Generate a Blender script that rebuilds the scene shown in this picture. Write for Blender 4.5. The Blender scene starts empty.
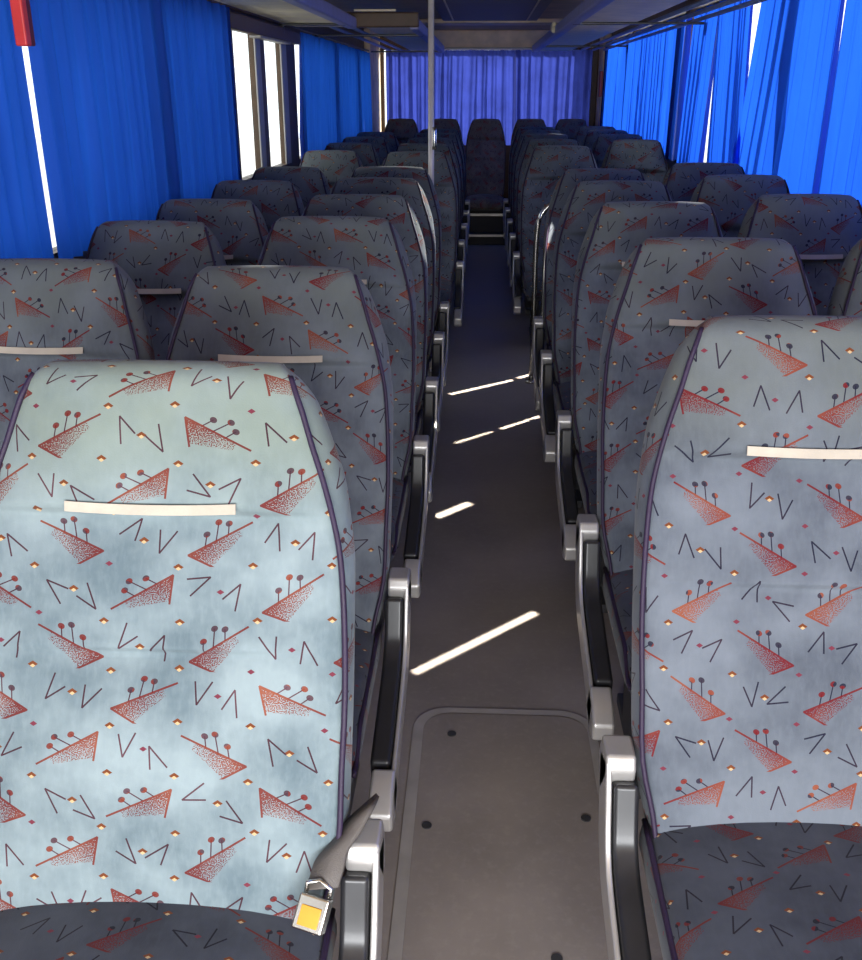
import bpy, bmesh, math, random
from mathutils import Vector
R = math.radians
random.seed(7)
SC = bpy.context.scene
COL = SC.collection

# ------------------------------------------------------------------ camera
cam_d = bpy.data.cameras.new('camera'); cam = bpy.data.objects.new('camera', cam_d); COL.objects.link(cam)
PITCH = math.atan2(392, 977.0)
fwd_h = 977 / math.cos(PITCH)
YAW = math.atan2(53.0, fwd_h)              # aimed a little left of the bus axis
cam.location = (-.05, 0, 1.5)
cam.rotation_euler = (math.pi/2 - PITCH, 0, YAW)
cam_d.sensor_fit = 'HORIZONTAL'; cam_d.sensor_width = 36; cam_d.lens = 36*977/862.0
cam_d.clip_start = .05; cam_d.clip_end = 300
SC.camera = cam

# ------------------------------------------------------------------ sky, sun, daylight, exposure
SC.view_settings.view_transform = 'Standard'; SC.view_settings.look = 'None'
SC.view_settings.gamma = 1; SC.view_settings.use_curve_mapping = False
SC.view_settings.exposure = 0.0
W = bpy.data.worlds.new('sky'); SC.world = W; W.use_nodes = True
wb = W.node_tree.nodes['Background']; wb.inputs[0].default_value = (.90, .95, 1, 1); wb.inputs[1].default_value = 2.2
sd = bpy.data.lights.new('sun', 'SUN'); sd.energy = 9; sd.angle = R(.6); sd.color = (1, .95, .86)
sun = bpy.data.objects.new('sun', sd); COL.objects.link(sun)
SUN_DIR = Vector((-1, -1, -.40)).normalized()
sun.rotation_euler = SUN_DIR.to_track_quat('-Z', 'Y').to_euler(); sun.location = (8, 12, 6)
wd = bpy.data.lights.new('windscreen_daylight', 'AREA'); wd.shape = 'RECTANGLE'; wd.size = 2.1; wd.size_y = .95
wd.energy = 112; wd.color = (.97, .98, 1)
wl = bpy.data.objects.new('windscreen_daylight', wd); COL.objects.link(wl)
wl.location = (0, -1.15, 1.0); wl.rotation_euler = (R(92), 0, 0)

# ------------------------------------------------------------------ node helpers
class G:
    def __init__(s, name):
        s.m = bpy.data.materials.new(name); s.m.use_nodes = True
        s.t = s.m.node_tree; s.n = s.t.nodes; s.l = s.t.links
        s.b = s.n['Principled BSDF']; s.out = s.n['Material Output']
    def put(s, sock, v):
        if isinstance(v, bpy.types.NodeSocket): s.l.new(v, sock)
        elif isinstance(v, (tuple, list)) and len(v) == 3 and sock.type == 'RGBA': sock.default_value = (*v, 1)
        else: sock.default_value = v
    def math(s, op, a, b=0.0, c=0.0):
        q = s.n.new('ShaderNodeMath'); q.operation = op
        for i, v in enumerate((a, b, c)): s.put(q.inputs[i], v)
        return q.outputs[0]
    def add(s, a, b): return s.math('ADD', a, b)
    def sub(s, a, b): return s.math('SUBTRACT', a, b)
    def mul(s, a, b): return s.math('MULTIPLY', a, b)
    def lt(s, a, b): return s.math('LESS_THAN', a, b)
    def gt(s, a, b): return s.math('GREATER_THAN', a, b)
    def mx(s, a, b): return s.math('MAXIMUM', a, b)
    def mix(s, f, a, b):
        q = s.n.new('ShaderNodeMix'); q.data_type = 'RGBA'
        s.put(q.inputs[0], f); s.put(q.inputs[6], a); s.put(q.inputs[7], b); return q.outputs[2]
    def noise(s, vec, scale, detail=3, rough=.5):
        q = s.n.new('ShaderNodeTexNoise'); q.inputs['Scale'].default_value = scale
        q.inputs['Detail'].default_value = detail; q.inputs['Roughness'].default_value = rough
        if vec is not None: s.l.new(vec, q.inputs['Vector'])
        return q.outputs['Fac']
    def ramp(s, f, a, b, c0=0.0, c1=1.0):
        q = s.n.new('ShaderNodeMapRange'); s.put(q.inputs[0], f)
        q.inputs[1].default_value = a; q.inputs[2].default_value = b; q.inputs[3].default_value = c0; q.inputs[4].default_value = c1
        return q.outputs[0]
    def coord(s, which='Object'):
        return s.n.new('ShaderNodeTexCoord').outputs[which]
    def xyz(s, v):
        q = s.n.new('ShaderNodeSeparateXYZ'); s.l.new(v, q.inputs[0]); return q.outputs
    def vec(s, x, y, z=0.0):
        q = s.n.new('ShaderNodeCombineXYZ')
        for i, v in enumerate((x, y, z)): s.put(q.inputs[i], v)
        return q.outputs[0]
    def bump(s, h, strength, dist=.002):
        q = s.n.new('ShaderNodeBump'); q.inputs['Strength'].default_value = strength; q.inputs['Distance'].default_value = dist
        s.l.new(h, q.inputs['Height']); s.l.new(q.outputs[0], s.b.inputs['Normal'])
    def seg(s, x, y, ax, ay, bx, by, w):
        """1 inside a stroke from a to b"""
        dx, dy = bx-ax, by-ay; L = math.hypot(dx, dy); ux, uy = dx/L, dy/L
        px = s.sub(x, ax); py = s.sub(y, ay)
        t = s.add(s.mul(px, ux), s.mul(py, uy)); n = s.sub(s.mul(px, uy), s.mul(py, ux))
        t2 = s.math('ABSOLUTE', s.sub(t, L/2))
        return s.mul(s.lt(t2, L/2 + w*.3), s.lt(s.math('ABSOLUTE', n), w))

def plain(name, col, rough=.6, metal=0.0, var=.12, scale=14, bump=0.0, bscale=120, spec=.5):
    g = G(name); v = g.coord()
    f = g.noise(v, scale, 4)
    c2 = tuple(max(0, x*(1-var)) for x in col); c1 = tuple(min(1, x*(1+var)) for x in col)
    g.put(g.b.inputs['Base Color'], g.mix(g.ramp(f, .3, .7), c2, c1))
    g.put(g.b.inputs['Roughness'], g.ramp(f, .2, .8, rough*.88, min(1, rough*1.12)))
    g.b.inputs['Metallic'].default_value = metal
    g.b.inputs['Specular IOR Level'].default_value = spec
    if bump: g.bump(g.noise(v, bscale, 2), bump)
    return g.m

def fabric(name, base_a, base_b, vcol, red, wear=.5, redfade=(.62, .25, .09)):
    g = G(name); tc = g.coord('UV'); oi = g.n.new('ShaderNodeObjectInfo').outputs['Random']
    s0 = g.xyz(tc)
    u = g.add(s0[0], g.math('SNAP', g.mul(oi, 3.3), .031)); v = g.add(s0[1], g.math('SNAP', g.mul(oi, 1.7), .027))
    def lattice(cw, ch, ox, oy, stag, seed):
        vy = g.math('DIVIDE', g.add(v, oy), ch); r = g.math('FLOOR', vy)
        ux = g.add(g.math('DIVIDE', g.add(u, ox), cw), g.mul(r, stag)); c = g.math('FLOOR', ux)
        w = g.n.new('ShaderNodeTexWhiteNoise'); w.noise_dimensions = '3D'; g.l.new(g.vec(c, r, seed), w.inputs['Vector'])
        rc = g.xyz(w.outputs['Color'])
        x = g.mul(g.sub(g.sub(ux, c), .5), cw); y = g.mul(g.sub(g.sub(vy, r), .5), ch)
        return x, y, rc
    def rot(x, y, a):
        c = g.math('COSINE', a); sn = g.math('SINE', a)
        return g.add(g.mul(x, c), g.mul(y, sn)), g.sub(g.mul(y, c), g.mul(x, sn))
    CW, CH = .205, .075
    # layer 1: stippled sail with a long spar and three pins
    x, y, h = lattice(CW, CH, 0, 0, .5, 3.1)
    flip = g.sub(g.mul(g.gt(h[0], .5), 2), 1); x = g.mul(x, flip)
    ang = g.add(g.mul(g.gt(h[1], .5), .98), -.49)
    ang = g.add(ang, g.mul(g.sub(h[2], .5), .2))
    lx, ly = rot(x, y, ang)
    lx = g.add(g.mul(lx, .84), .040); ly = g.add(g.mul(ly, .84), -.001)
    spar = g.seg(lx, ly, 0, 0, .084, 0, .0012)
    leg2 = g.seg(lx, ly, 0, 0, .021, -.028, .0012)
    inside = g.mul(g.lt(ly, 0.0), g.gt(g.add(g.mul(lx, .8), g.mul(ly, .6)), 0.0))
    inside = g.mul(inside, g.gt(g.add(g.sub(ly, g.mul(lx, -.0)), g.sub(.031, g.mul(lx, .33))), 0.0))
    inside = g.mul(inside, g.lt(lx, .066))
    dist = g.math('SQRT', g.add(g.mul(lx, lx), g.mul(ly, g.mul(ly, 1.0))))
    dens = g.ramp(g.add(g.mul(dist, .62), g.mul(ly, -.9)), .006, .056, 1.0, .12)
    st = g.noise(g.vec(u, v, 0), 620, 1, .3)
    fill = g.mul(inside, g.lt(g.ramp(st, .36, .62), dens))
    tri = g.mx(g.mx(spar, leg2), fill)
    pins = None; heads = None
    for k, (px, qx, qy) in enumerate(((.022, .030, .012), (.036, .049, .0185), (.052, .059, .0115))):
        p = g.seg(lx, ly, px, 0, qx, qy, .00075)
        ex = g.mul(g.sub(lx, qx), 1.0); ey = g.mul(g.sub(ly, qy), 1.25)
        e = g.lt(g.add(g.mul(ex, ex), g.mul(ey, ey)), .0043**2)
        pins = p if pins is None else g.mx(pins, p); heads = e if heads is None else g.mx(heads, e)
    # layers 2, 3: thin V strokes
    vee = None
    for (cw, ch, ox, oy, stag, seed) in ((CW, CH, CW*.5-.0235, .006, .5, 7.7), (CW, CH, CW*.5+.0235, -.006, .5, 5.3)):
        x, y, h = lattice(cw, ch, ox, oy, stag, seed)
        x = g.add(g.mul(x, .93), g.mul(g.sub(h[2], .5), .010)); y = g.add(g.mul(y, .93), g.mul(g.sub(h[1], .5), .016))
        base = g.mul(g.math('FLOOR', g.mul(h[0], 1.99)), math.pi)
        rx, ry = rot(x, y, g.add(base, g.mul(g.sub(h[1], .5), 2.0)))
        f = g.sub(g.mul(g.gt(h[2], .5), 2), 1); rx = g.mul(rx, f)
        k = g.mx(g.seg(rx, ry, -.003, -.018, -.007, .018, .0011), g.seg(rx, ry, -.003, -.018, .013, .008, .0011))
        vee = k if vee is None else g.mx(vee, k)
    # layer 4: little gold chevrons and dark lozenges
    cream = gold = dark = None
    for (cw, ch, ox, oy, stag, seed) in ((CW*.5, CH, 0, CH*.5, 1.0, 9.2), (CW, CH, CW*.5, 0, .5, 4.4)):
        x, y, h = lattice(cw, ch, ox, oy, stag, seed)
        x = g.add(x, g.mul(g.sub(h[1], .5), .012)); y = g.add(y, g.mul(g.sub(h[2], .5), .010))
        d = g.add(g.math('ABSOLUTE', x), g.mul(g.math('ABSOLUTE', y), 1.5))
        loz = g.lt(d, .0074); f1 = g.gt(h[0], .35)
        d2 = g.add(g.math('ABSOLUTE', x), g.mul(g.math('ABSOLUTE', g.add(y, .0030)), 1.5))
        a_, b_, c_ = g.mul(g.mul(loz, f1), g.lt(d2, .0050)), g.mul(loz, f1), g.mul(g.lt(d, .0055), g.lt(h[0], .35))
        cream = a_ if cream is None else g.mx(cream, a_); gold = b_ if gold is None else g.mx(gold, b_); dark = c_ if dark is None else g.mx(dark, c_)
    # cloth: crushed velvet with worn clouds
    n1 = g.noise(g.vec(s0[0], s0[1], g.mul(oi, 9.0)), 7, 4, .55); n2 = g.noise(g.vec(g.mul(u, 3), v, 1.0), 38, 4, .6)
    base = g.mix(g.ramp(n1, .34, .66), base_a, base_b)
    base = g.mix(g.mul(g.ramp(n2, .45, .75), .15), base, tuple(min(1, c*1.35) for c in base_b))
    grease = g.mul(g.ramp(s0[1], .60, .74), g.ramp(g.noise(g.vec(s0[0], s0[1], g.mul(oi, 5.0)), 9, 3), .25, .6, .25, .75))
    base = g.mix(grease, base, tuple(x*k for x, k in zip(base_b, (.86, .84, .66))))
    faded = g.ramp(n1, .45, .72)
    redc = g.mix(g.mul(faded, wear), red, redfade)
    vc = g.mix(g.mul(faded, wear*.6), vcol, (.20, .09, .11))
    c = g.mix(dark, base, (.16, .03, .05)); c = g.mix(gold, c, (.16, .045, .015)); c = g.mix(cream, c, (.55, .38, .20))
    c = g.mix(vee, c, vc); c = g.mix(pins, c, vc)
    c = g.mix(g.mul(heads, .92), c, g.mix(g.gt(g.noise(g.vec(u, v, 0), 60, 0), .52), redc, vc))
    c = g.mix(g.mul(tri, .93), c, redc)
    g.put(g.b.inputs['Base Color'], c)
    g.b.inputs['Roughness'].default_value = .85; g.b.inputs['Specular IOR Level'].default_value = .2
    g.b.inputs['Sheen Weight'].default_value = .12; g.b.inputs['Sheen Roughness'].default_value = .45
    g.bump(g.noise(g.vec(u, v, 0), 420, 3), .35, .001)
    return g.m

def curtain_mat(name, col, tcol, trans=.5, dirt=.15):
    g = G(name); v = g.coord(); o = g.xyz(v)
    st = g.noise(g.vec(g.mul(o[0], 1), g.mul(o[1], 1), g.mul(o[2], .12)), 22, 4, .6)
    cl = g.noise(v, 3.0, 4, .6)
    c = g.mix(g.mul(g.ramp(cl, .4, .75), dirt), col, tuple(x*.35 for x in col))
    c = g.mix(g.mul(g.ramp(st, .4, .7), .3), c, tuple(min(1, x*1.3) for x in col))
    tc2 = g.mix(g.mul(g.ramp(cl, .4, .75), dirt), tcol, tuple(x*.45 for x in tcol))
    tc2 = g.mix(g.mul(g.ramp(st, .35, .7), .3), tc2, tuple(min(1, x*1.35) for x in tcol))
    g.put(g.b.inputs['Base Color'], c); g.b.inputs['Roughness'].default_value = .8
    g.b.inputs['Specular IOR Level'].default_value = .15
    tr = g.n.new('ShaderNodeBsdfTranslucent'); g.l.new(tc2, tr.inputs[0])
    mx = g.n.new('ShaderNodeMixShader'); mx.inputs[0].default_value = trans
    g.l.new(g.b.outputs[0], mx.inputs[1]); g.l.new(tr.outputs[0], mx.inputs[2]); g.l.new(mx.outputs[0], g.out.inputs[0])
    return g.m

def glass_mat():
    g = G('window_glass')
    tr = g.n.new('ShaderNodeBsdfTransparent'); gl = g.n.new('ShaderNodeBsdfGlossy'); gl.inputs['Roughness'].default_value = .03
    n = g.noise(g.coord(), 3, 4); g.l.new(g.mix(g.ramp(n, .3, .8), (.97, .98, .97), (.90, .92, .92)), tr.inputs[0])
    mx = g.n.new('ShaderNodeMixShader'); mx.inputs[0].default_value = .05
    g.l.new(tr.outputs[0], mx.inputs[1]); g.l.new(gl.outputs[0], mx.inputs[2]); g.l.new(mx.outputs[0], g.out.inputs[0])
    return g.m

M = dict(
    fab=fabric('patterned_velvet', (.088, .102, .128), (.165, .188, .222), (.012, .012, .028), (.14, .005, .008), .3),
    fab_worn=fabric('patterned_velvet_worn', (.12, .165, .19), (.27, .335, .355), (.05, .018, .028), (.13, .010, .007), .8, (.30, .075, .028)),
    fab_cushion=fabric('patterned_velvet_dark', (.042, .048, .065), (.075, .085, .11), (.008, .008, .016), (.11, .008, .010), .1),  # same pattern in darker colours, for the cushions
    fab_brown=fabric('patterned_velvet_brown', (.16, .13, .115), (.26, .21, .18), (.05, .03, .035), (.24, .05, .04), .3),
    piping=plain('purple_piping', (.026, .013, .042), .6, bump=.3, bscale=400),
    rear_shell=plain('seat_back_shell', (.10, .11, .14), .6),
    silver=plain('silver_paint', (.62, .60, .58), .32, .55, .06),
    pad=plain('black_armrest_rubber', (.022, .022, .025), .33, 0, .2, spec=.6),
    frame=plain('dark_seat_frame', (.06, .06, .065), .5, .3),
    strap=plain('cream_strap', (.50, .44, .36), .8, bump=.4, bscale=300),
    belt=plain('grey_belt_webbing', (.13, .115, .105), .6, bump=.5, bscale=500),
    chrome=plain('steel', (.62, .60, .56), .22, 1, .08),
    button=plain('yellow_button', (.62, .30, .02), .4),
    pole=plain('pole_enamel', (.72, .66, .62), .35, .1, .08),
    floor=None,
    wall=plain('wall_panel', (.30, .30, .33), .7),
    brown=plain('brown_trim', (.10, .055, .028), .5, .0, .2),
    gframe=plain('grey_window_frame', (.42, .40, .37), .5, .3),
    beige=plain('beige_pillar', (.78, .60, .40), .7, 0, .25, 5),
    ceiling=plain('ceiling_lining', (.55, .38, .22), .7, 0, .15, 6),
    ceil_dark=plain('ceiling_panel', (.26, .20, .14), .55, 0, .15, 4),
    rear_head=plain('rear_header', (.80, .62, .42), .6, 0, .15, 8),
    cream=plain('cream_rack_underside', (.88, .76, .52), .6, 0, .18, 5),
    rack_grey=plain('grey_rack_underside', (.78, .64, .44), .6, 0, .12, 8),
    rim=plain('blue_rack_rim', (.34, .33, .50), .45, .1, .15),
    rail=plain('rack_rail', (.20, .26, .45), .35, .4),
    red=plain('red_plastic', (.75, .055, .04), .35),
    darkred=plain('dark_red_plastic', (.16, .02, .025), .5),
    step=plain('step_tread', (.035, .032, .032), .6),
    nosing=plain('step_nosing', (.50, .46, .42), .35, .7),
    hatch=plain('hatch_trim', (.50, .46, .42), .45, .3),
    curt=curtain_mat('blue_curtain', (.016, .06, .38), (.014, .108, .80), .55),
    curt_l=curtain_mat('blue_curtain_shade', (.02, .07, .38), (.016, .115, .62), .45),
    curt_r=curtain_mat('violet_blue_curtain', (.05, .06, .30), (.05, .075, .42), .5, .85),
    glass=glass_mat(),
    ground=plain('outdoor_ground', (.55, .53, .50), .9, 0, .2, 1),
    house=plain('pale_render', (.70, .68, .66), .9, 0, .1, 1),
)
def floor_mat():
    g = G('aisle_vinyl'); v = g.coord(); n = g.noise(v, 2.6, 6, .6); n2 = g.noise(v, 45, 4, .7)
    c = g.mix(g.ramp(n, .3, .7), (.24, .208, .187), (.35, .30, .27)); c = g.mix(g.mul(g.ramp(n2, .5, .75), .35), c, (.42, .37, .33))
    g.put(g.b.inputs['Base Color'], c); g.put(g.b.inputs['Roughness'], g.ramp(n, .3, .7, .34, .52))
    g.bump(n2, .12, .001); return g.m
M['floor'] = floor_mat()

# ------------------------------------------------------------------ mesh helpers
def obj(name, bm, mat, parent=None, smooth=True, subsurf=0, bevel=0.0):
    me = bpy.data.meshes.new(name); bm.normal_update(); bm.to_mesh(me); bm.free()
    me.materials.append(M[mat] if isinstance(mat, str) else mat)
    o = bpy.data.objects.new(name, me); COL.objects.link(o)
    if parent: o.parent = parent
    if smooth:
        for p in me.polygons: p.use_smooth = True
    if bevel:
        b = o.modifiers.new('bevel', 'BEVEL'); b.width = bevel; b.segments = 3; b.limit_method = 'ANGLE'; b.angle_limit = R(35)
        if smooth: b.harden_normals = True
    if subsurf:
        s = o.modifiers.new('sub', 'SUBSURF'); s.levels = subsurf; s.render_levels = subsurf
    return o
def tag(o, label, cat, group=None, kind=None):
    if label: o['label'] = label
    if cat: o['category'] = cat
    if group: o['group'] = group
    if kind: o['kind'] = kind
    return o
def empty(name, loc, rz=0):
    o = bpy.data.objects.new(name, None); COL.objects.link(o); o.location = loc; o.rotation_euler = (0, 0, rz)
    o.empty_display_size = .1; return o
def box(bm, x0, x1, y0, y1, z0, z1):
    vs = [bm.verts.new((x, y, z)) for x in (x0, x1) for y in (y0, y1) for z in (z0, z1)]
    for f in ((0, 1, 3, 2), (4, 6, 7, 5), (0, 4, 5, 1), (2, 3, 7, 6), (0, 2, 6, 4), (1, 5, 7, 3)): bm.faces.new([vs[i] for i in f])
    return bm
def bx(*a): return box(bmesh.new(), *a)
def struct(name, bm, mat, bevel=0.0):
    o = obj(name, bm, mat, None, smooth=False, bevel=bevel); o['kind'] = 'structure'; return o
def tube(bm, pts, r, n=10, closed=False, cap=True, flat=1.0):
    pts = [Vector(p) for p in pts]; rings = []; N = len(pts)
    for i, p in enumerate(pts):
        a = pts[(i-1) % N] if (i or closed) else p; b = pts[(i+1) % N] if (i < N-1 or closed) else p
        t = (b-a).normalized(); up = Vector((0, 0, 1)) if abs(t.z) < .95 else Vector((0, 1, 0))
        s = t.cross(up).normalized(); q = s.cross(t)
        rings.append([bm.verts.new(p + s*math.cos(2*math.pi*k/n)*r + q*math.sin(2*math.pi*k/n)*r*flat) for k in range(n)])
    for i in range(N if closed else N-1):
        A, B = rings[i], rings[(i+1) % N]
        for k in range(n): bm.faces.new((A[k], A[(k+1) % n], B[(k+1) % n], B[k]))
    if cap and not closed: bm.faces.new(list(reversed(rings[0]))); bm.faces.new(rings[-1])
    return bm
def smooth_pts(P, k=6):
    """Catmull-Rom through P"""
    P = [Vector(p) for p in P]; out = []
    for i in range(len(P)-1):
        a = P[max(i-1, 0)]; b = P[i]; c = P[i+1]; d = P[min(i+2, len(P)-1)]
        for j in range(k):
            t = j/k; out.append(.5*((2*b)+(c-a)*t+(2*a-5*b+4*c-d)*t*t+(3*b-a-3*c+d)*t**3))
    out.append(P[-1]); return out
def lerp_tab(T, x):
    if x <= T[0][0]: return T[0][1]
    for (a, va), (b, vb) in zip(T, T[1:]):
        if x <= b: 
            t = (x-a)/(b-a); t = t*t*(3-2*t)*.35 + t*.65
            return va+(vb-va)*t
    return T[-1][1]
def extrude_profile(bm, prof, x0, x1):
    """prof: (y,z) polygon, extruded along x"""
    a = [bm.verts.new((x0, y, z)) for y, z in prof]; b = [bm.verts.new((x1, y, z)) for y, z in prof]; n = len(prof)
    fa = bm.faces.new(a); fb = bm.faces.new(list(reversed(b)))
    for i in range(n): bm.faces.new((a[i], b[i], b[(i+1) % n], a[(i+1) % n]))
    bmesh.ops.recalc_face_normals(bm, faces=bm.faces[:])
    return bm
def ribbon(bm, pts, wvec, th):
    """flat strap swept along pts; wvec(i) half-width vector"""
    pts = [Vector(p) for p in pts]; N = len(pts); rings = []
    for i, p in enumerate(pts):
        t = (pts[min(i+1, N-1)]-pts[max(i-1, 0)]).normalized(); w = Vector(wvec(i/(N-1))); n = t.cross(w).normalized()*th/2
        rings.append([bm.verts.new(p+w+n), bm.verts.new(p-w+n), bm.verts.new(p-w-n), bm.verts.new(p+w-n)])
    for A, B in zip(rings, rings[1:]):
        for k in range(4): bm.faces.new((A[k], A[(k+1) % 4], B[(k+1) % 4], B[k]))
    bm.faces.new(rings[0][::-1]); bm.faces.new(rings[-1]); return bm

# ------------------------------------------------------------------ the shell of the coach
XW, YR, YF, ZC = 1.27, 11.8, -1.25, 2.06
struct('floor', bx(-XW-.05, XW+.05, YF, YR+.1, -.06, 0), 'floor')
struct('ceiling', bx(-XW-.05, XW+.05, YF, YR+.1, ZC, ZC+.05), 'ceiling')
struct('wall_rear', box(box(box(bx(-XW, XW, YR, YR+.06, 0, .95), -XW, XW, YR, YR+.06, 1.9, ZC), -XW, -1.17, YR, YR+.06, .95, 1.9), 1.14, XW, YR, YR+.06, .95, 1.9), 'brown')
struct('wall_front', box(box(box(bx(-XW, XW, YF-.06, YF, 0, .5), -XW, XW, YF-.06, YF, 2.0, ZC), -XW, -1.15, YF-.06, YF, .5, 2.0), 1.15, XW, YF-.06, YF, .5, 2.0), 'wall')
ZS = 1.06; ZTOP = {-1: 1.80, 1: 1.97}
def side_wall(name, s, openings):
    ZT = ZTOP[s]
    bm = bx(*sorted((s*XW, s*(XW+.05))), YF, YR, 0, ZS); box(bm, *sorted((s*XW, s*(XW+.05))), YF, YR, ZT, ZC)
    y = YF
    for a, b in openings: 
        box(bm, *sorted((s*XW, s*(XW+.05))), y, a, ZS, ZT); y = b
    box(bm, *sorted((s*XW, s*(XW+.05))), y, YR, ZS, ZT)
    return struct(name, bm, 'brown')
ZT = 1.80
opL = [(-.6, .9), (1.0, 1.9), (2.0, 3.75), (3.85, 4.8), (5.13, 5.68), (5.86, 6.42), (6.80, 8.3), (8.4, 9.7), (9.8, 11.2)]
opR = [(-.6, .9), (1.0, 2.3), (2.4, 4.55), (4.63, 7.03), (7.2, 9.6), (9.7, 11.1)]
side_wall('wall_left', -1, opL); side_wall('wall_right', 1, opR)
n = 0
for s, ops in ((-1, opL), (1, opR)):
    for a, b in ops:
        n += 1
        struct('window_%d' % n, bx(*sorted((s*(XW+.02), s*(XW+.026))), a, b, ZS, ZTOP[s]), 'glass')
n += 1; struct('window_%d' % n, bx(-1.17, 1.14, YR+.02, YR+.026, .95, 1.9), 'glass')
n += 1; struct('window_%d' % n, bx(-1.15, 1.15, YF-.04, YF-.034, .5, 2.0), 'glass')
# grey inner frames of the two uncurtained panes
tn = 0
for y0, y1 in ((5.58, 5.70), (6.29, 6.45)):
    tn += 1; struct('trim_%d' % tn, bx(-XW+.002, -XW+.012, y0, y1, ZS, ZT), 'gframe', .004)
tn += 1; struct('trim_%d' % tn, bx(-XW, -XW+.05, 4.9, 6.75, ZT-.045, ZT+.03), 'brown', .01)
tn += 1; struct('trim_%d' % tn, bx(-XW, -XW+.06, 5.5, 6.35, ZT-.058, ZT-.045), 'gframe', .004)
# pillars at the back corners
tn += 1; struct('trim_%d' % tn, bx(-XW, -1.205, 10.75, 11.75, 0, ZC), 'beige', .015)
tn += 1; struct('trim_%d' % tn, bx(1.19, XW, 11.25, 11.75, .0, ZC), 'beige', .015)
tn += 1; struct('trim_%d' % tn, bx(1.12, 1.185, 11.60, 11.78, .0, ZC), 'brown', .01)
# ceiling panels
tn += 1; struct('trim_%d' % tn, bx(-.42, .40, -1.2, 9.4, ZC-.018, ZC), 'ceil_dark', .008)
tn += 1; struct('trim_%d' % tn, bx(-.33, -.32, -1.2, 9.3, ZC-.026, ZC-.018), 'rack_grey')
tn += 1; struct('trim_%d' % tn, bx(.30, .31, -1.2, 9.3, ZC-.026, ZC-.018), 'rack_grey')
hd = box(bx(-.75, .75, 11.2, 11.6, 1.885, ZC), -.75, .75, 9.4, 9.75, ZC-.035, ZC)
tn += 1; struct('trim_%d' % tn, hd, 'rear_head', .012)
tn += 1; struct('trim_%d' % tn, bx(-.8, .8, 11.13, 11.2, 1.875, 1.893), 'gframe', .004)

# narrow slots added in the roof, with added spots for the aisle floor streaks
SLOTS = [((-.215, 2.30), (.14, 2.655), .022), ((-.20, 3.36), (-.075, 3.50), .035), ((-.15, 4.19), (.02, 4.36), .014), ((.06, 4.40), (.30, 4.65), .020),
         ((-.20, 4.95), (.14, 5.24), .028), ((.17, 5.28), (.285, 5.40), .028)]
HS = 5.0
cut = bmesh.new()
for (ax, ay), (bx_, by_), w in SLOTS:
    mxx, myy = (ax+bx_)/2, (ay+by_)/2; k = (HS-ZC-.02)/HS
    L = math.hypot(bx_-ax, by_-ay)*k; d = Vector((bx_-ax, by_-ay, 0)).normalized(); nn = Vector((-d.y, d.x, 0))
    c = Vector((mxx, myy, ZC)); vs = []
    for sx_ in (-1, 1):
        for sy_ in (-1, 1):
            for sz_ in (-1, 1): vs.append(cut.verts.new(c+d*sx_*L/2+nn*sy_*w*k/2+Vector((0, 0, sz_*.15))))
    for f in ((0, 1, 3, 2), (4, 6, 7, 5), (0, 4, 5, 1), (2, 3, 7, 6), (0, 2, 6, 4), (1, 5, 7, 3)): cut.faces.new([vs[i] for i in f])
    ld = bpy.data.lights.new('streak_spot', 'SPOT'); ld.energy = 9000; ld.shadow_soft_size = .015; ld.color = (1, .93, .80)  # added spot lamp above each slot, casts one floor streak
    ld.spot_size = 2*math.atan(.45*L/k/HS*1.6+.02); ld.spot_blend = .1
    lo = bpy.data.objects.new('streak_spot', ld); COL.objects.link(lo); lo.location = (mxx, myy, HS)
bmesh.ops.recalc_face_normals(cut, faces=cut.faces[:])
cm = bpy.data.meshes.new('slots'); cut.to_mesh(cm); cut.free(); co = bpy.data.objects.new('slots', cm); COL.objects.link(co)
for o in [o for o in bpy.data.objects if o.name == 'ceiling' or (o.name.startswith('trim_') and o.dimensions.y > 8)]:
    md = o.modifiers.new('slots', 'BOOLEAN'); md.operation = 'DIFFERENCE'; md.object = co; md.solver = 'EXACT'
    dg = bpy.context.evaluated_depsgraph_get(); me = bpy.data.meshes.new_from_object(o.evaluated_get(dg)); o.modifiers.clear(); o.data = me
bpy.data.objects.remove(co)

# ------------------------------------------------------------------ luggage racks
def rack(name, label, s, xi, xo, y0, y1, mat, rims, bars, z=1.85):
    t = empty(name, (0, y0, z)); tag(t, label, 'luggage rack')
    X = lambda a, b: sorted((s*a, s*b))
    L = y1-y0
    obj('shelf_panel', bx(*X(xi+.03, xo), 0, L, 0, .02), mat, t, False, bevel=.006)
    obj('front_rim', bx(*X(xi-.02, xi+.045), 0, L, -.012, .055), rims, t, True, bevel=.014)
    for xb in bars:
        obj('rail', tube(bmesh.new(), [(s*xb, 0, .01), (s*xb, L, .01)], .011), 'rail', t)
    k = 0; y = 4.0 if y0 < 6 else .8
    while y < L:
        obj('bracket', box(bx(*X(xi, XW-.02), y, y+.035, -.014, 0), *X(XW-.05, XW-.02), y, y+.035, -.06, 0), 'pad', t, False, bevel=.004); y += 3.3
    return t
rack('luggage_rack', 'overhead luggage rack with grey underside above the right-hand seats', 1, .45, .82, 2.2, 10.9, 'rack_grey', 'rim', (.93, 1.05, 1.16))
rack('luggage_rack', 'overhead rack with cream underside above the uncurtained left window', -1, .86, 1.25, 2.2, 6.60, 'cream', 'rim', ())
t = rack('luggage_rack', 'dark overhead rack towards the back of the left side', -1, .48, .80, 6.7, 10.9, 'rack_grey', 'rim', (.90, 1.02))
obj('end_box', bx(-.93, -.46, -.06, .0, .0, .085), 'brown', t, False, bevel=.01)
obj('light_strip', bx(-.86, -.6, -.075, -.06, .088, .10), 'cream', t, False, bevel=.003)
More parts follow.
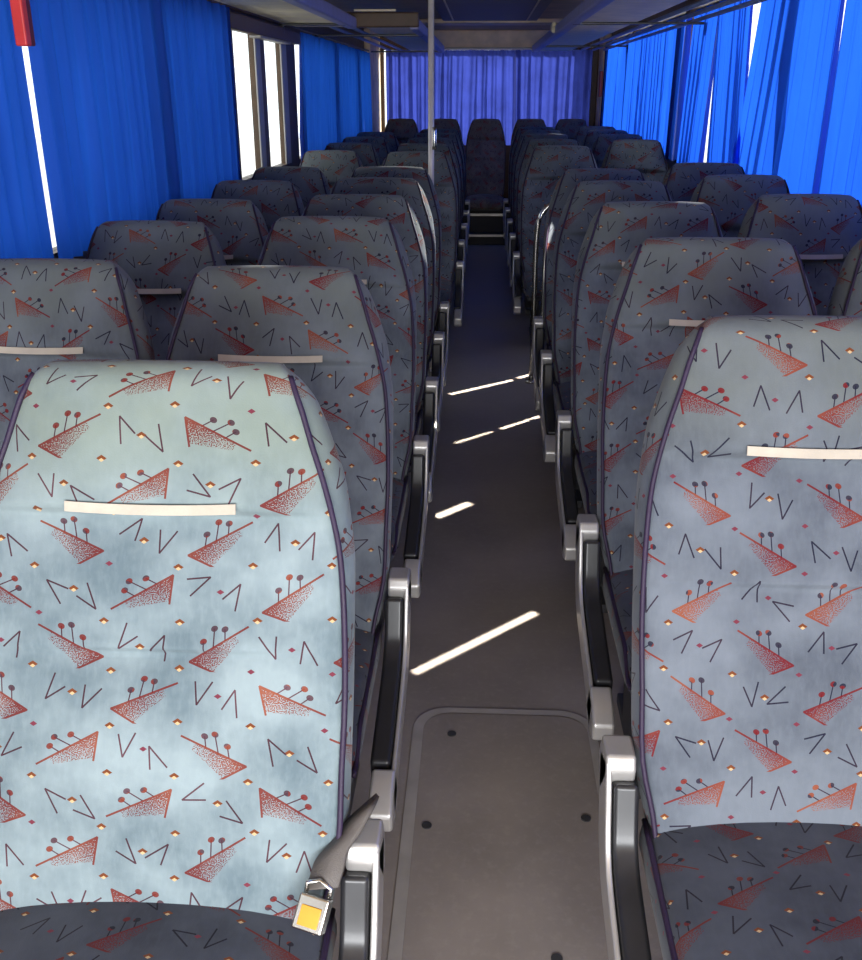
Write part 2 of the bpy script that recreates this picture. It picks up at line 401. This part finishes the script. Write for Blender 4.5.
lamp = empty('reading_lamp', (.44, 7.55, 1.872)); tag(lamp, 'small cream lamp knob on the rim of the right luggage rack', 'lamp')
obj('housing', bx(-.03, .0, -.12, .12, 0, .05), 'cream', lamp, True, bevel=.01)
bmk = bmesh.new(); bmesh.ops.create_uvsphere(bmk, u_segments=12, v_segments=8, radius=.022); obj('lens', bmk, 'cream', lamp).location = (-.015, -.12, .0)

# ------------------------------------------------------------------ curtains
def curtain(label, x, y0t, y1t, y0b, y1b, zt, zb, folds, amp, mat, axis='y', group=None, swag=0.0, name='curtain'):
    ny = max(40, folds*14); nz = 26; bm = bmesh.new(); rows = []; s = 1 if x > 0 else -1
    ph = [random.uniform(0, 6.28) for _ in range(6)]
    for j in range(nz+1):
        v = j/nz; z = zt+(zb-zt)*v; row = []
        for i in range(ny+1):
            u = i/ny; a = y0t+(y1t-y0t)*u; b = y0b+(y1b-y0b)*u; y = a+(b-a)*v
            w = u + .012*math.sin(9*u+ph[0]) + .02*math.sin(2.3*v+ph[1])*(u*(1-u))*2 + .10/folds*math.sin(13*u+ph[5])
            d = 1.7*abs(math.sin(math.pi*folds*w+ph[2]+.25*math.sin(7*u+ph[1])))**.6 - 1.1 + .35*math.sin(2*math.pi*folds*1.9*w+ph[3]+.9*v) + .35*math.sin(2*math.pi*folds*.31*w+ph[4])
            am = amp*(.8+.3*v)
            zz = z
            if swag and u > .62: 
                q = (u-.62)/.38; zz = z + swag*q*(1-v)*v*1.2*math.sin(q*3.1); d += 1.3*math.sin(14*(v+q*.6))*q*(v**1.2)*.9
            if axis == 'y': row.append(bm.verts.new((x - s*am*d, y, zz)))
            else: row.append(bm.verts.new((y, x - am*d, zz)))
        rows.append(row)
    for A, B in zip(rows, rows[1:]):
        for i in range(ny): bm.faces.new((A[i], A[i+1], B[i+1], B[i]))
    o = obj(name, bm, mat); tag(o, label, 'curtain', group); return o
XC = 1.225
GL = None
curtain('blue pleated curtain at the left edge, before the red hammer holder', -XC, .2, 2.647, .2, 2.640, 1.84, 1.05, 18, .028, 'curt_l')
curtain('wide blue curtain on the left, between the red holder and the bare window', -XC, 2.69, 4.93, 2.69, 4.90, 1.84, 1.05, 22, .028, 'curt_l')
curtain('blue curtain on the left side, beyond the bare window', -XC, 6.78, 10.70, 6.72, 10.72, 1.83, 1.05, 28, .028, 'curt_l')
cr = [('nearest blue curtain on the right, in the corner of the photo', .2, 3.872, .2, 3.855, 25),
      ('broad bright blue curtain on the right with a thin light slit at its edge', 3.930, 5.00, 3.905, 5.22, 9),
      ('narrow blue curtain on the right, beside the white wedge of window', 5.26, 5.92, 5.08, 5.78, 7),
      ('blue curtain on the right between a dark fold and the black slit', 5.95, 6.62, 6.12, 6.72, 7),
      ('blue curtain on the right, beyond the black slit with a white gap', 6.86, 8.1, 6.90, 8.1, 10),
      ('blue curtain on the right, second from the back', 8.12, 9.08, 8.12, 9.05, 9),
      ('rearmost blue curtain on the right, beside the beige pillar', 9.12, 11.3, 9.16, 11.3, 15)]
for lab, a, b, c, d, nf in cr:
    curtain(lab, XC, a, b, c, d, 1.93 if a > 3.9 else 1.90, 1.05, int(nf*1.25), .030, 'curt')
curtain('violet-blue curtain drawn across the rear window, left part', 11.66, -1.135, -.60, -1.135, -.60, 1.885, .9, 5, .024, 'curt_r', 'x')
curtain('violet-blue curtain drawn across the rear window, middle part', 11.67, -.61, .30, -.61, .33, 1.885, .9, 8, .024, 'curt_r', 'x')
curtain('violet-blue curtain at the right of the rear window with a swagged fold', 11.65, .29, 1.12, .32, 1.12, 1.885, .9, 6, .024, 'curt_r', 'x', swag=.25)
for s, y0, y1 in ((-1, -.5, 11.3), (1, -.5, 11.4)):
    rd = obj('curtain_rod', tube(bmesh.new(), [(s*(XC), y0, 1.85 if s < 0 else 1.935), (s*XC, y1, 1.85 if s < 0 else 1.935)], .008), 'brown')
    tag(rd, 'dark curtain rod above the %s windows' % ('left' if s < 0 else 'right'), 'curtain rod')
rd = obj('curtain_rod', tube(bmesh.new(), [(-1.18, 11.66, 1.893), (1.16, 11.66, 1.893)], .008), 'brown'); tag(rd, 'dark curtain rod across the rear window', 'curtain rod')

# ------------------------------------------------------------------ seats
HF = [(.36, .232), (.42, .240), (.50, .258), (.70, .264), (.82, .261), (.88, .255), (.93, .245), (.985, .229), (1.05, .207), (1.10, .190), (1.125, .180), (1.14, .165)]
HO = [(.36, .235), (.50, .268), (.70, .271), (.88, .270), (.985, .256), (1.05, .232), (1.09, .215), (1.125, .190), (1.14, .165)]
def spine(z):     # front face of the backrest: y for a height z
    return -.28*(1.14-z)/.73*1.0
NT = Vector((0, -.934, .358))    # outward normal of the front
def make_backrest(fab, parent):
    bm = bmesh.new(); uvl = bm.loops.layers.uv.new('UVMap'); uvs = {}
    zs = [.35, .38, .42, .47, .52, .58, .64, .70, .735, .752, .758, .764, .80, .84, .88, .91, .924, .932, .938, .944, .96, .99, 1.02, 1.05, 1.075, 1.095, 1.108]
    rows = []
    def row(z, ins, dfac, lift):
        """ins: front pushed back; dfac: thickness"""
        hf = lerp_tab(HF, z+lift); ho = lerp_tab(HO, z+lift)
        bul = .012*math.sin(max(0, min(1, (z-.42)/.34))*math.pi)            # lumbar
        if z < .758: bul += .0
        else: bul += .008
        if z > .940: bul += .027*(1-max(0, (z-1.04)/.1)*.65)
        elif z > .90: bul -= .009
        c = Vector((0, spine(z), z)); B = Vector((0, .934, -.358)); D = .105 if z < .95 else .105-.02*(z-.95)/.16
        out = []
        us = [-1, -.93, -.8, -.6, -.4, -.2, 0, .2, .4, .6, .8, .93, 1]
        for u in us:
            mid = (1-abs(u)**3)
            side = 0.35 if abs(u) > .7 else 1.0
            local = .5+.5*math.cos(min(1, abs(u)/.95)*math.pi)
            bb = bul*mid
            if .74 < z < .764 and abs(u) < .5: bb += (-.014 if z < .758 else .006)*(1-abs(u)*2)**.4
            o_ = -(bb) + ins
            out.append((Vector((u*hf, 0, 0)) + c + B*o_ , u*hf))
        th = D*dfac
        o2 = [(ho*.985+.0, .028), (ho, .055), (ho*.985, th*.85+.004), (ho*.90, th)]
        right = [(Vector((a, 0, 0))+c+B*(min(d, th*1.0)+ins if d < th else th+ins), a+d*.6) for a, d in o2]
        if dfac < 1:
            right = [(Vector((hf+(a-hf)*(dfac**.5), 0, 0))+c+B*(ins+th*q), a+.03) for (a, _), q in zip(o2, (.3, .55, .85, 1))]
        left = [(Vector((-p.x, p.y, p.z)), -q) for p, q in right]
        back = [(Vector((x*ho*.9, 0, 0))+c+B*(th+ins), x*ho) for x in (.5, 0, -.5)]
        return out + right + back + left[::-1]
    def lay(pts, s):
        r = []
        for p, uu in pts:
            v = bm.verts.new(p); uvs[v] = (uu, s); r.append(v)
        return r
    s = 0; prev = None
    for z in zs:
        if prev is not None: s += (z-prev)*1.07
        prev = z; rows.append(lay(row(z, 0, 1, 0), s))
    for ang in (20, 40, 58, 74, 86):
        a = R(ang); z = 1.108+.036*math.sin(a); s += .02
        rows.append(lay(row(z, .042*(1-math.cos(a)), max(.06, 1-.95*(1-math.cos(a))), 0), s))
    n = len(rows[0])
    for A, B in zip(rows, rows[1:]):
        for k in range(n): bm.faces.new((A[k], A[(k+1) % n], B[(k+1) % n], B[k]))
    bm.faces.new(rows[0][::-1]); bm.faces.new(rows[-1])
    for f in bm.faces:
        for l in f.loops: l[uvl].uv = uvs[l.vert]
        # seam column: keep the loop that wraps from going backwards
    bmesh.ops.recalc_face_normals(bm, faces=bm.faces[:])
    o = obj('backrest', bm, fab, parent, True, 1)
    for sd in (-1, 1):
        P = []
        for z in [.37, .42, .50, .60, .70, .80, .88, .93, .985, 1.03, 1.07, 1.095]:
            P.append(Vector((sd*lerp_tab(HF, z)*1.003, spine(z), z)) + NT*.001)
        P.append(Vector((sd*.181, spine(1.115)+.010, 1.119)))
        obj('piping', tube(bmesh.new(), smooth_pts(P, 3), .0042, 8), 'piping', parent)
    return o
def make_cushion(fab, parent):
    bm = bmesh.new(); uvl = bm.loops.layers.uv.new('UVMap'); uvs = {}; rows = []
    ys = [-.20, -.24, -.28, -.34, -.42, -.50, -.58, -.65, -.70, -.725, -.735]
    for i, y in enumerate(ys):
        e = 0 if y > -.65 else ((-.65-y)/.085)
        top = .402+.012*math.sin((y+.25)/-.5*3.1) - .055*e*e; hw = .245-.02*e*e
        bot = .295+.02*e
        P = []
        for u in (-1, -.93, -.75, -.4, 0, .4, .75, .93, 1):
            P.append((u*hw, top-.016*abs(u)**4+.014*(1-u*u), u*hw))
        P += [(hw*1.03, top-.05, hw+.05), (hw*1.02, bot+.02, hw+.09), (hw*.92, bot, hw+.1), (0, bot, 0), (-hw*.92, bot, -hw-.1), (-hw*1.02, bot+.02, -hw-.09), (-hw*1.03, top-.05, -hw-.05)]
        r = []
        for x, z, uu in P:
            v = bm.verts.new((x, y, z)); uvs[v] = (uu+.33, y*1.05-.02*e); r.append(v)
        rows.append(r)
    n = len(rows[0])
    for A, B in zip(rows, rows[1:]):
        for k in range(n): bm.faces.new((A[k], A[(k+1) % n], B[(k+1) % n], B[k]))
    bm.faces.new(rows[0][::-1]); bm.faces.new(rows[-1])
    for f in bm.faces:
        for l in f.loops: l[uvl].uv = uvs[l.vert]
    bmesh.ops.recalc_face_normals(bm, faces=bm.faces[:])
    obj('seat_cushion', bm, fab, parent, True, 1)
    for sd in (-1, 1):
        P = [(sd*.247, y, .388 if y > -.68 else .355) for y in (-.25, -.35, -.45, -.55, -.62, -.68, -.72)]
        obj('piping', tube(bmesh.new(), smooth_pts(P, 2), .005, 8), 'piping', parent)
def offset_poly(C, w):
    """stroke outline of a polyline in (y,z)"""
    L, Rr = [], []
    for i, p in enumerate(C):
        a = C[max(i-1, 0)]; b = C[min(i+1, len(C)-1)]; d = Vector((b[0]-a[0], b[1]-a[1])).normalized()
        ww = w[i] if isinstance(w, (list, tuple)) else w
        L.append((p[0]-d.y*ww, p[1]+d.x*ww)); Rr.append((p[0]+d.y*ww, p[1]-d.x*ww))
    return L + Rr[::-1]
ARM = [Vector(p)+Vector((-.02, -.03)) for p in ((-.195, .515), (-.215, .46), (-.240, .40), (-.275, .362), (-.33, .340), (-.45, .315), (-.57, .292), (-.645, .275))]
def make_arm(side, parent):
    X = lambda a, b: sorted((side*a, side*b))
    A = [tuple(p) for p in smooth_pts([(0, p.x, p.y) for p in ARM], 3)]; A = [(p[1], p[2]) for p in A]
    plate = extrude_profile(bmesh.new(), offset_poly(A, [.036+.006*math.sin(i*.3) for i in range(len(A))]), *X(.306, .316))
    shift = lambda L: [(a-.02, b-.03) for a, b in L]
    h = obj('armrest_housing', plate, 'silver', parent, True, bevel=.004)
    # rear cap and front foot of the housing
    obj('housing_cap', extrude_profile(bmesh.new(), shift([(-.150, .505), (-.168, .535), (-.225, .535), (-.236, .515), (-.232, .495), (-.19, .44), (-.165, .44)]), *X(.268, .316)), 'silver', h, True, bevel=.006)
    obj('housing_foot', extrude_profile(bmesh.new(), shift([(-.60, .325), (-.655, .312), (-.69, .285), (-.685, .245), (-.63, .225), (-.56, .245)]), *X(.268, .316)), 'silver', h, True, bevel=.008)
    Bp = [(-.222, .490), (-.243, .43), (-.262, .392), (-.295, .368), (-.34, .353), (-.46, .328), (-.585, .303)]
    Bp = [(p[1], p[2]) for p in smooth_pts([(0, a, b) for a, b in Bp], 3)]
    Bp = shift(Bp)
    pad = extrude_profile(bmesh.new(), offset_poly(Bp, .028), *X(.263, .304))
    obj('arm_pad', pad, 'pad', h, True, bevel=.009)
def make_base(side, parent):
    f = box(bx(-.23, .23, -.70, -.22, .285, .312), -.235, .235, -.26, -.20, .27, .36)
    obj('seat_frame', f, 'frame', parent, False, bevel=.006)
    for xx in (-.17, .17):
        lg = bmesh.new(); extrude_profile(lg, [(-.60, .29), (-.28, .29), (-.34, .03), (-.24, .03), (-.24, 0), (-.62, 0), (-.62, .03), (-.50, .03)], xx-.02, xx+.02)
        obj('leg', lg, 'frame', parent, False, bevel=.004)
def make_seat(side, fab, name='coach_seat', arm=True, base=True, strap=True):
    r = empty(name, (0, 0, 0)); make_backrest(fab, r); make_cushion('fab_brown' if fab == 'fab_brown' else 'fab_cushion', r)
    sp = []
    for i in range(9):
        x = -.117+.234*i/8; sp.append(Vector((x, spine(.945), .947-.0035*(1-(x/.117)**2))) + NT*(.0325+.006*math.sin(math.pi*i/8)))
    if strap: obj('grab_strap', ribbon(bmesh.new(), sp, lambda t: (0, .0022, .0068), .003), 'strap', r, False)
    if arm: make_arm(side, r)
    if base: make_base(side, r)
    else: obj('seat_frame', bx(-.22, .22, -.66, -.24, .286, .30), 'frame', r, False)
    return r
def kids(o): return [c for c in bpy.data.objects if c.parent == o]
def copy_tree(o, parent=None):
    c = o.copy(); COL.objects.link(c); c.parent = parent
    for ch in kids(o): copy_tree(ch, c)
    return c
used = {}
def place(side, fab, cx, y, dz, label, group, arm=True, sx=1.0):
    key = (side, fab, arm, y < 3.6)
    if key not in used: used[key] = make_seat(side, fab, arm=arm, strap=y < 3.6); o = used[key]
    else: o = copy_tree(used[key])
    o.location = (cx, y, 0); o.scale = (sx, 1, 1+dz/1.14)
    tag(o, label, 'seat', group); return o
gLA = 'aisle seats in the left-hand column'; gLW = 'window seats in the left-hand column'
gRA = 'aisle seats in the right-hand column'; gRW = 'window seats in the right-hand column'
ords = ['nearest', 'second', 'third', 'fourth', 'fifth', 'sixth', 'seventh', 'eighth', 'ninth', 'tenth']
LA = [(1.33, -.503), (2.14, -.500), (3.04, -.505), (3.70, -.505), (4.43, -.51), (5.08, -.51), (6.33, -.46), (7.25, -.47), (8.15, -.47), (9.05, -.47), (9.9, -.47)]
for i, (y, cx) in enumerate(LA):
    if i == 0: lab = 'pale worn blue velvet coach seat in the left foreground, with the yellow-button belt buckle'
    else: lab = 'patterned blue-grey aisle seat left of the aisle, %s' % (
        ['', 'directly behind the pale foreground seat', 'third from the front', 'fourth from the front', 'fifth from the front', 'last one before the grab pole', 'first one behind the grab pole', 'second behind the grab pole', 'third behind the grab pole', 'fourth behind the grab pole', 'last before the rear bench'][i])
    o = place(1, 'fab_worn' if i == 0 else 'fab', cx, y, 0, lab, gLA, sx=1.03 if i == 0 else .97)
    if i == 0: L1 = o
LW = [(2.16, -1.02), (2.84, -1.0), (3.44, -.995), (4.18, -.995), (4.93, -.995), (6.28, -.985), (7.2, -.985), (8.1, -.985), (9.0, -.985)]
for i, (y, cx) in enumerate(LW):
    lab = 'patterned window seat on the left side, %s' % ['at the left edge of the photo', 'second visible, with sunlit top corner', 'third visible from the front', 'fourth visible, beside the bare window', 'fifth visible, beside the bare window', 'first beyond the bare window', 'second beyond the bare window', 'third beyond the bare window', 'last one before the rear bench'][i]
    place(1, 'fab', cx, y, .008, lab, gLW, arm=False, sx=.87)
RA = [(1.53, .479), (2.43, .518), (3.28, .512), (4.09, .502), (4.72, .502), (6.66, .46), (7.55, .46), (8.4, .46), (9.2, .46), (9.95, .46)]
for i, (y, cx) in enumerate(RA):
    lab = 'patterned blue velvet aisle seat right of the aisle, %s' % ['large one in the right foreground', 'second from the front', 'third from the front', 'fourth from the front', 'fifth, just before the curved handrail', 'first behind the curved handrail', 'second behind the handrail', 'third behind the handrail', 'fourth behind the handrail', 'last before the rear bench'][i]
    place(-1, 'fab', cx, y, (.032, .028, .024)[i] if i < 3 else .02, lab, gRA, sx=1.0 if i < 2 else .96)
RW = [(2.46, 1.03), (3.38, 1.02), (4.15, 1.0), (4.83, .995), (7.05, .985), (7.9, .985), (8.7, .985), (9.5, .985)]
for i, (y, cx) in enumerate(RW):
    lab = 'patterned window seat on the right side, %s' % ['a sliver at the right edge of the photo', 'cut by the right edge of the photo', 'dark one beneath the broad bright curtain', 'pale-topped and sunlit, third visible', 'dark, first behind the door well', 'second behind the door well', 'third behind the door well', 'last before the rear bench'][i]
    place(-1, 'fab', cx, y, .04, lab, gRW, arm=False, sx=.84 if i == 0 else .88)

# seat belt of the near left seat
bl = obj('seat_belt', ribbon(bmesh.new(), smooth_pts([(.285, -.16, .50), (.284, -.212, .528), (.270, -.243, .518), (.254, -.266, .506), (.249, -.285, .492), (.243, -.300, .476)], 6),
         lambda t: (.020+.003*t, .004-.006*t, .014*(1-t)+.006), .007), 'belt', L1)
bk = obj('buckle', bx(-.026, .026, -.046, .010, -.012, .012), 'chrome', bl, True, bevel=.004)
bk.scale = (.84, .84, .84); bk.location = (.236, -.310, .463); bk.rotation_euler = (R(52), R(4), R(-16))
bt = obj('release_button', bx(-.017, .017, -.038, -.006, .012, .0145), 'button', bk, True, bevel=.002)
br = obj('buckle_bracket', tube(bmesh.new(), [(-.019, .012, .002), (-.021, .026, .004), (0, .034, .006), (.021, .026, .004), (.019, .012, .002)], .004, 8), 'chrome', bk)

# rear bench: steps, base and five backs
st = obj('rear_step', bx(-.20, .26, 10.25, 10.50, 0, .10), 'step', None, False, bevel=.006); tag(st, 'lower dark step at the far end of the aisle', 'step')
obj('nosing', bx(-.20, .26, 10.235, 10.262, .085, .106), 'nosing', st, False)
st = obj('rear_step', box(bx(-.20, .26, 10.50, 10.57, 0, .28), -1.16, 1.10, 10.57, 11.15, 0, .30), 'step', None, False, bevel=.006); tag(st, 'upper dark step and plinth carrying the rear row of seats', 'step')
obj('nosing', bx(-.20, .26, 10.485, 10.512, .262, .286), 'nosing', st, False)
bench0 = None
for i, (cx, sx) in enumerate(((-.935, .78), (-.475, .78), (-.02, .80), (.455, .78), (.895, .78))):
    if bench0 is None: r = bench0 = make_seat(1, 'fab_brown', 'rear_bench_seat', False, False, False)
    else: r = copy_tree(bench0)
    r.location = (cx, 11.2, .0); r.scale = (sx, .9, 1.05)
    tag(r, 'brownish seat of the rear row, %s' % ['in the left corner by the beige pillar', 'left of the middle one', 'in the middle, facing down the aisle', 'right of the middle one', 'in the right corner under the swagged curtain'][i], 'seat', 'five seats of the rear row')

# ------------------------------------------------------------------ pole and handrail
pole = empty('grab_pole', (-.322, 5.42, 0)); tag(pole, 'vertical grey metal grab pole from floor to ceiling left of the aisle', 'pole')
obj('shaft', tube(bmesh.new(), [(0, 0, .01), (0, 0, ZC-.02)], .0155, 16), 'pole', pole)
obj('clamp', tube(bmesh.new(), [(.016, -.01, 1.20), (.018, -.014, 1.22), (.018, -.014, 1.29), (.016, -.01, 1.31)], .012, 12), 'chrome', pole)
obj('base_flange', tube(bmesh.new(), [(0, 0, 0), (0, 0, .012)], .035, 20), 'pole', pole)
obj('top_flange', tube(bmesh.new(), [(0, 0, ZC-.03), (0, 0, ZC-.018)], .03, 20), 'pole', pole)
hr = empty('handrail', (.238, 5.2, 0)); tag(hr, 'curved silver handrail behind the fifth right aisle seat', 'handrail')
obj('tube', tube(bmesh.new(), smooth_pts([(0, 0, .012), (0, 0, .4), (0, 0, .80), (.03, 0, .91), (.10, 0, .955), (.25, 0, .96), (.42, 0, .96), (.47, 0, .90), (.48, 0, .7), (.48, 0, .012)], 5), .014, 12), 'chrome', hr)
obj('inner_tube', tube(bmesh.new(), smooth_pts([(.045, .0, .30), (.045, 0, .60), (.045, 0, .80), (.07, 0, .87), (.12, 0, .90), (.25, 0, .905), (.466, 0, .905)], 5), .008, 10), 'chrome', hr)
obj('base_flange', tube(bmesh.new(), [(0, 0, 0), (0, 0, .012)], .032, 20), 'chrome', hr)

# ------------------------------------------------------------------ red hammer holders
def hammer(loc, label, k=1.0):
    r = empty('emergency_hammer', loc); tag(r, label, 'emergency hammer')
    obj('holder', bx(-.0, .03*k, -.03*k, .0, -.12*k, .16*k), 'red', r, True, bevel=.005)
    obj('back_plate', bx(-.006, .026*k, 0, .03*k, -.118*k, .16*k), 'darkred', r, True, bevel=.003)
hammer((-1.195, 2.585, 1.715), 'red emergency hammer holder above the left window gap')
hammer((1.17, 11.22, 1.52), 'small red emergency hammer on the right rear pillar', .9)

# ------------------------------------------------------------------ floor hatch
def rrect(x0, x1, y0, y1, r, n=8):
    P = []
    for cx, cy, a0 in ((x1-r, y1-r, 0), (x0+r, y1-r, 90), (x0+r, y0+r, 180), (x1-r, y0+r, 270)):
        for i in range(n+1): a = R(a0+90*i/n); P.append((cx+r*math.cos(a), cy+r*math.sin(a)))
    return P
ht = empty('floor_hatch', (0, 0, 0)); tag(ht, 'rounded rectangular hatch in the aisle floor between the two nearest seats', 'hatch')
o1 = rrect(-.198, .262, .55, 2.14, .09); o2 = rrect(-.172, .240, .575, 2.118, .07)
bm = bmesh.new(); va = [bm.verts.new((x, y, .0035)) for x, y in o1]; vb = [bm.verts.new((x, y, .0035)) for x, y in o2]
vc = [bm.verts.new((x, y, .0)) for x, y in o1]
for i in range(len(o1)):
    j = (i+1) % len(o1); bm.faces.new((va[i], va[j], vb[j], vb[i])); bm.faces.new((vc[i], vc[j], va[j], va[i]))
bmesh.ops.recalc_face_normals(bm, faces=bm.faces[:])
obj('trim_strip', bm, 'hatch', ht, False)
bm = bmesh.new(); bm.faces.new([bm.verts.new((x, y, .0015)) for x, y in o2]); obj('lid', bm, 'floor', ht, False)
for x, y in ((-.10, 2.03), (-.145, 1.70), (.205, 1.74), (.115, 1.36)):
    obj('screw', tube(bmesh.new(), [(x, y, .0), (x, y, .004)], .011, 16), 'frame', ht, False)

# ------------------------------------------------------------------ outside
gd = obj('ground', bx(-60, 60, -60, 60, -1.3, -1.2), 'ground', None, False); gd['kind'] = 'structure'
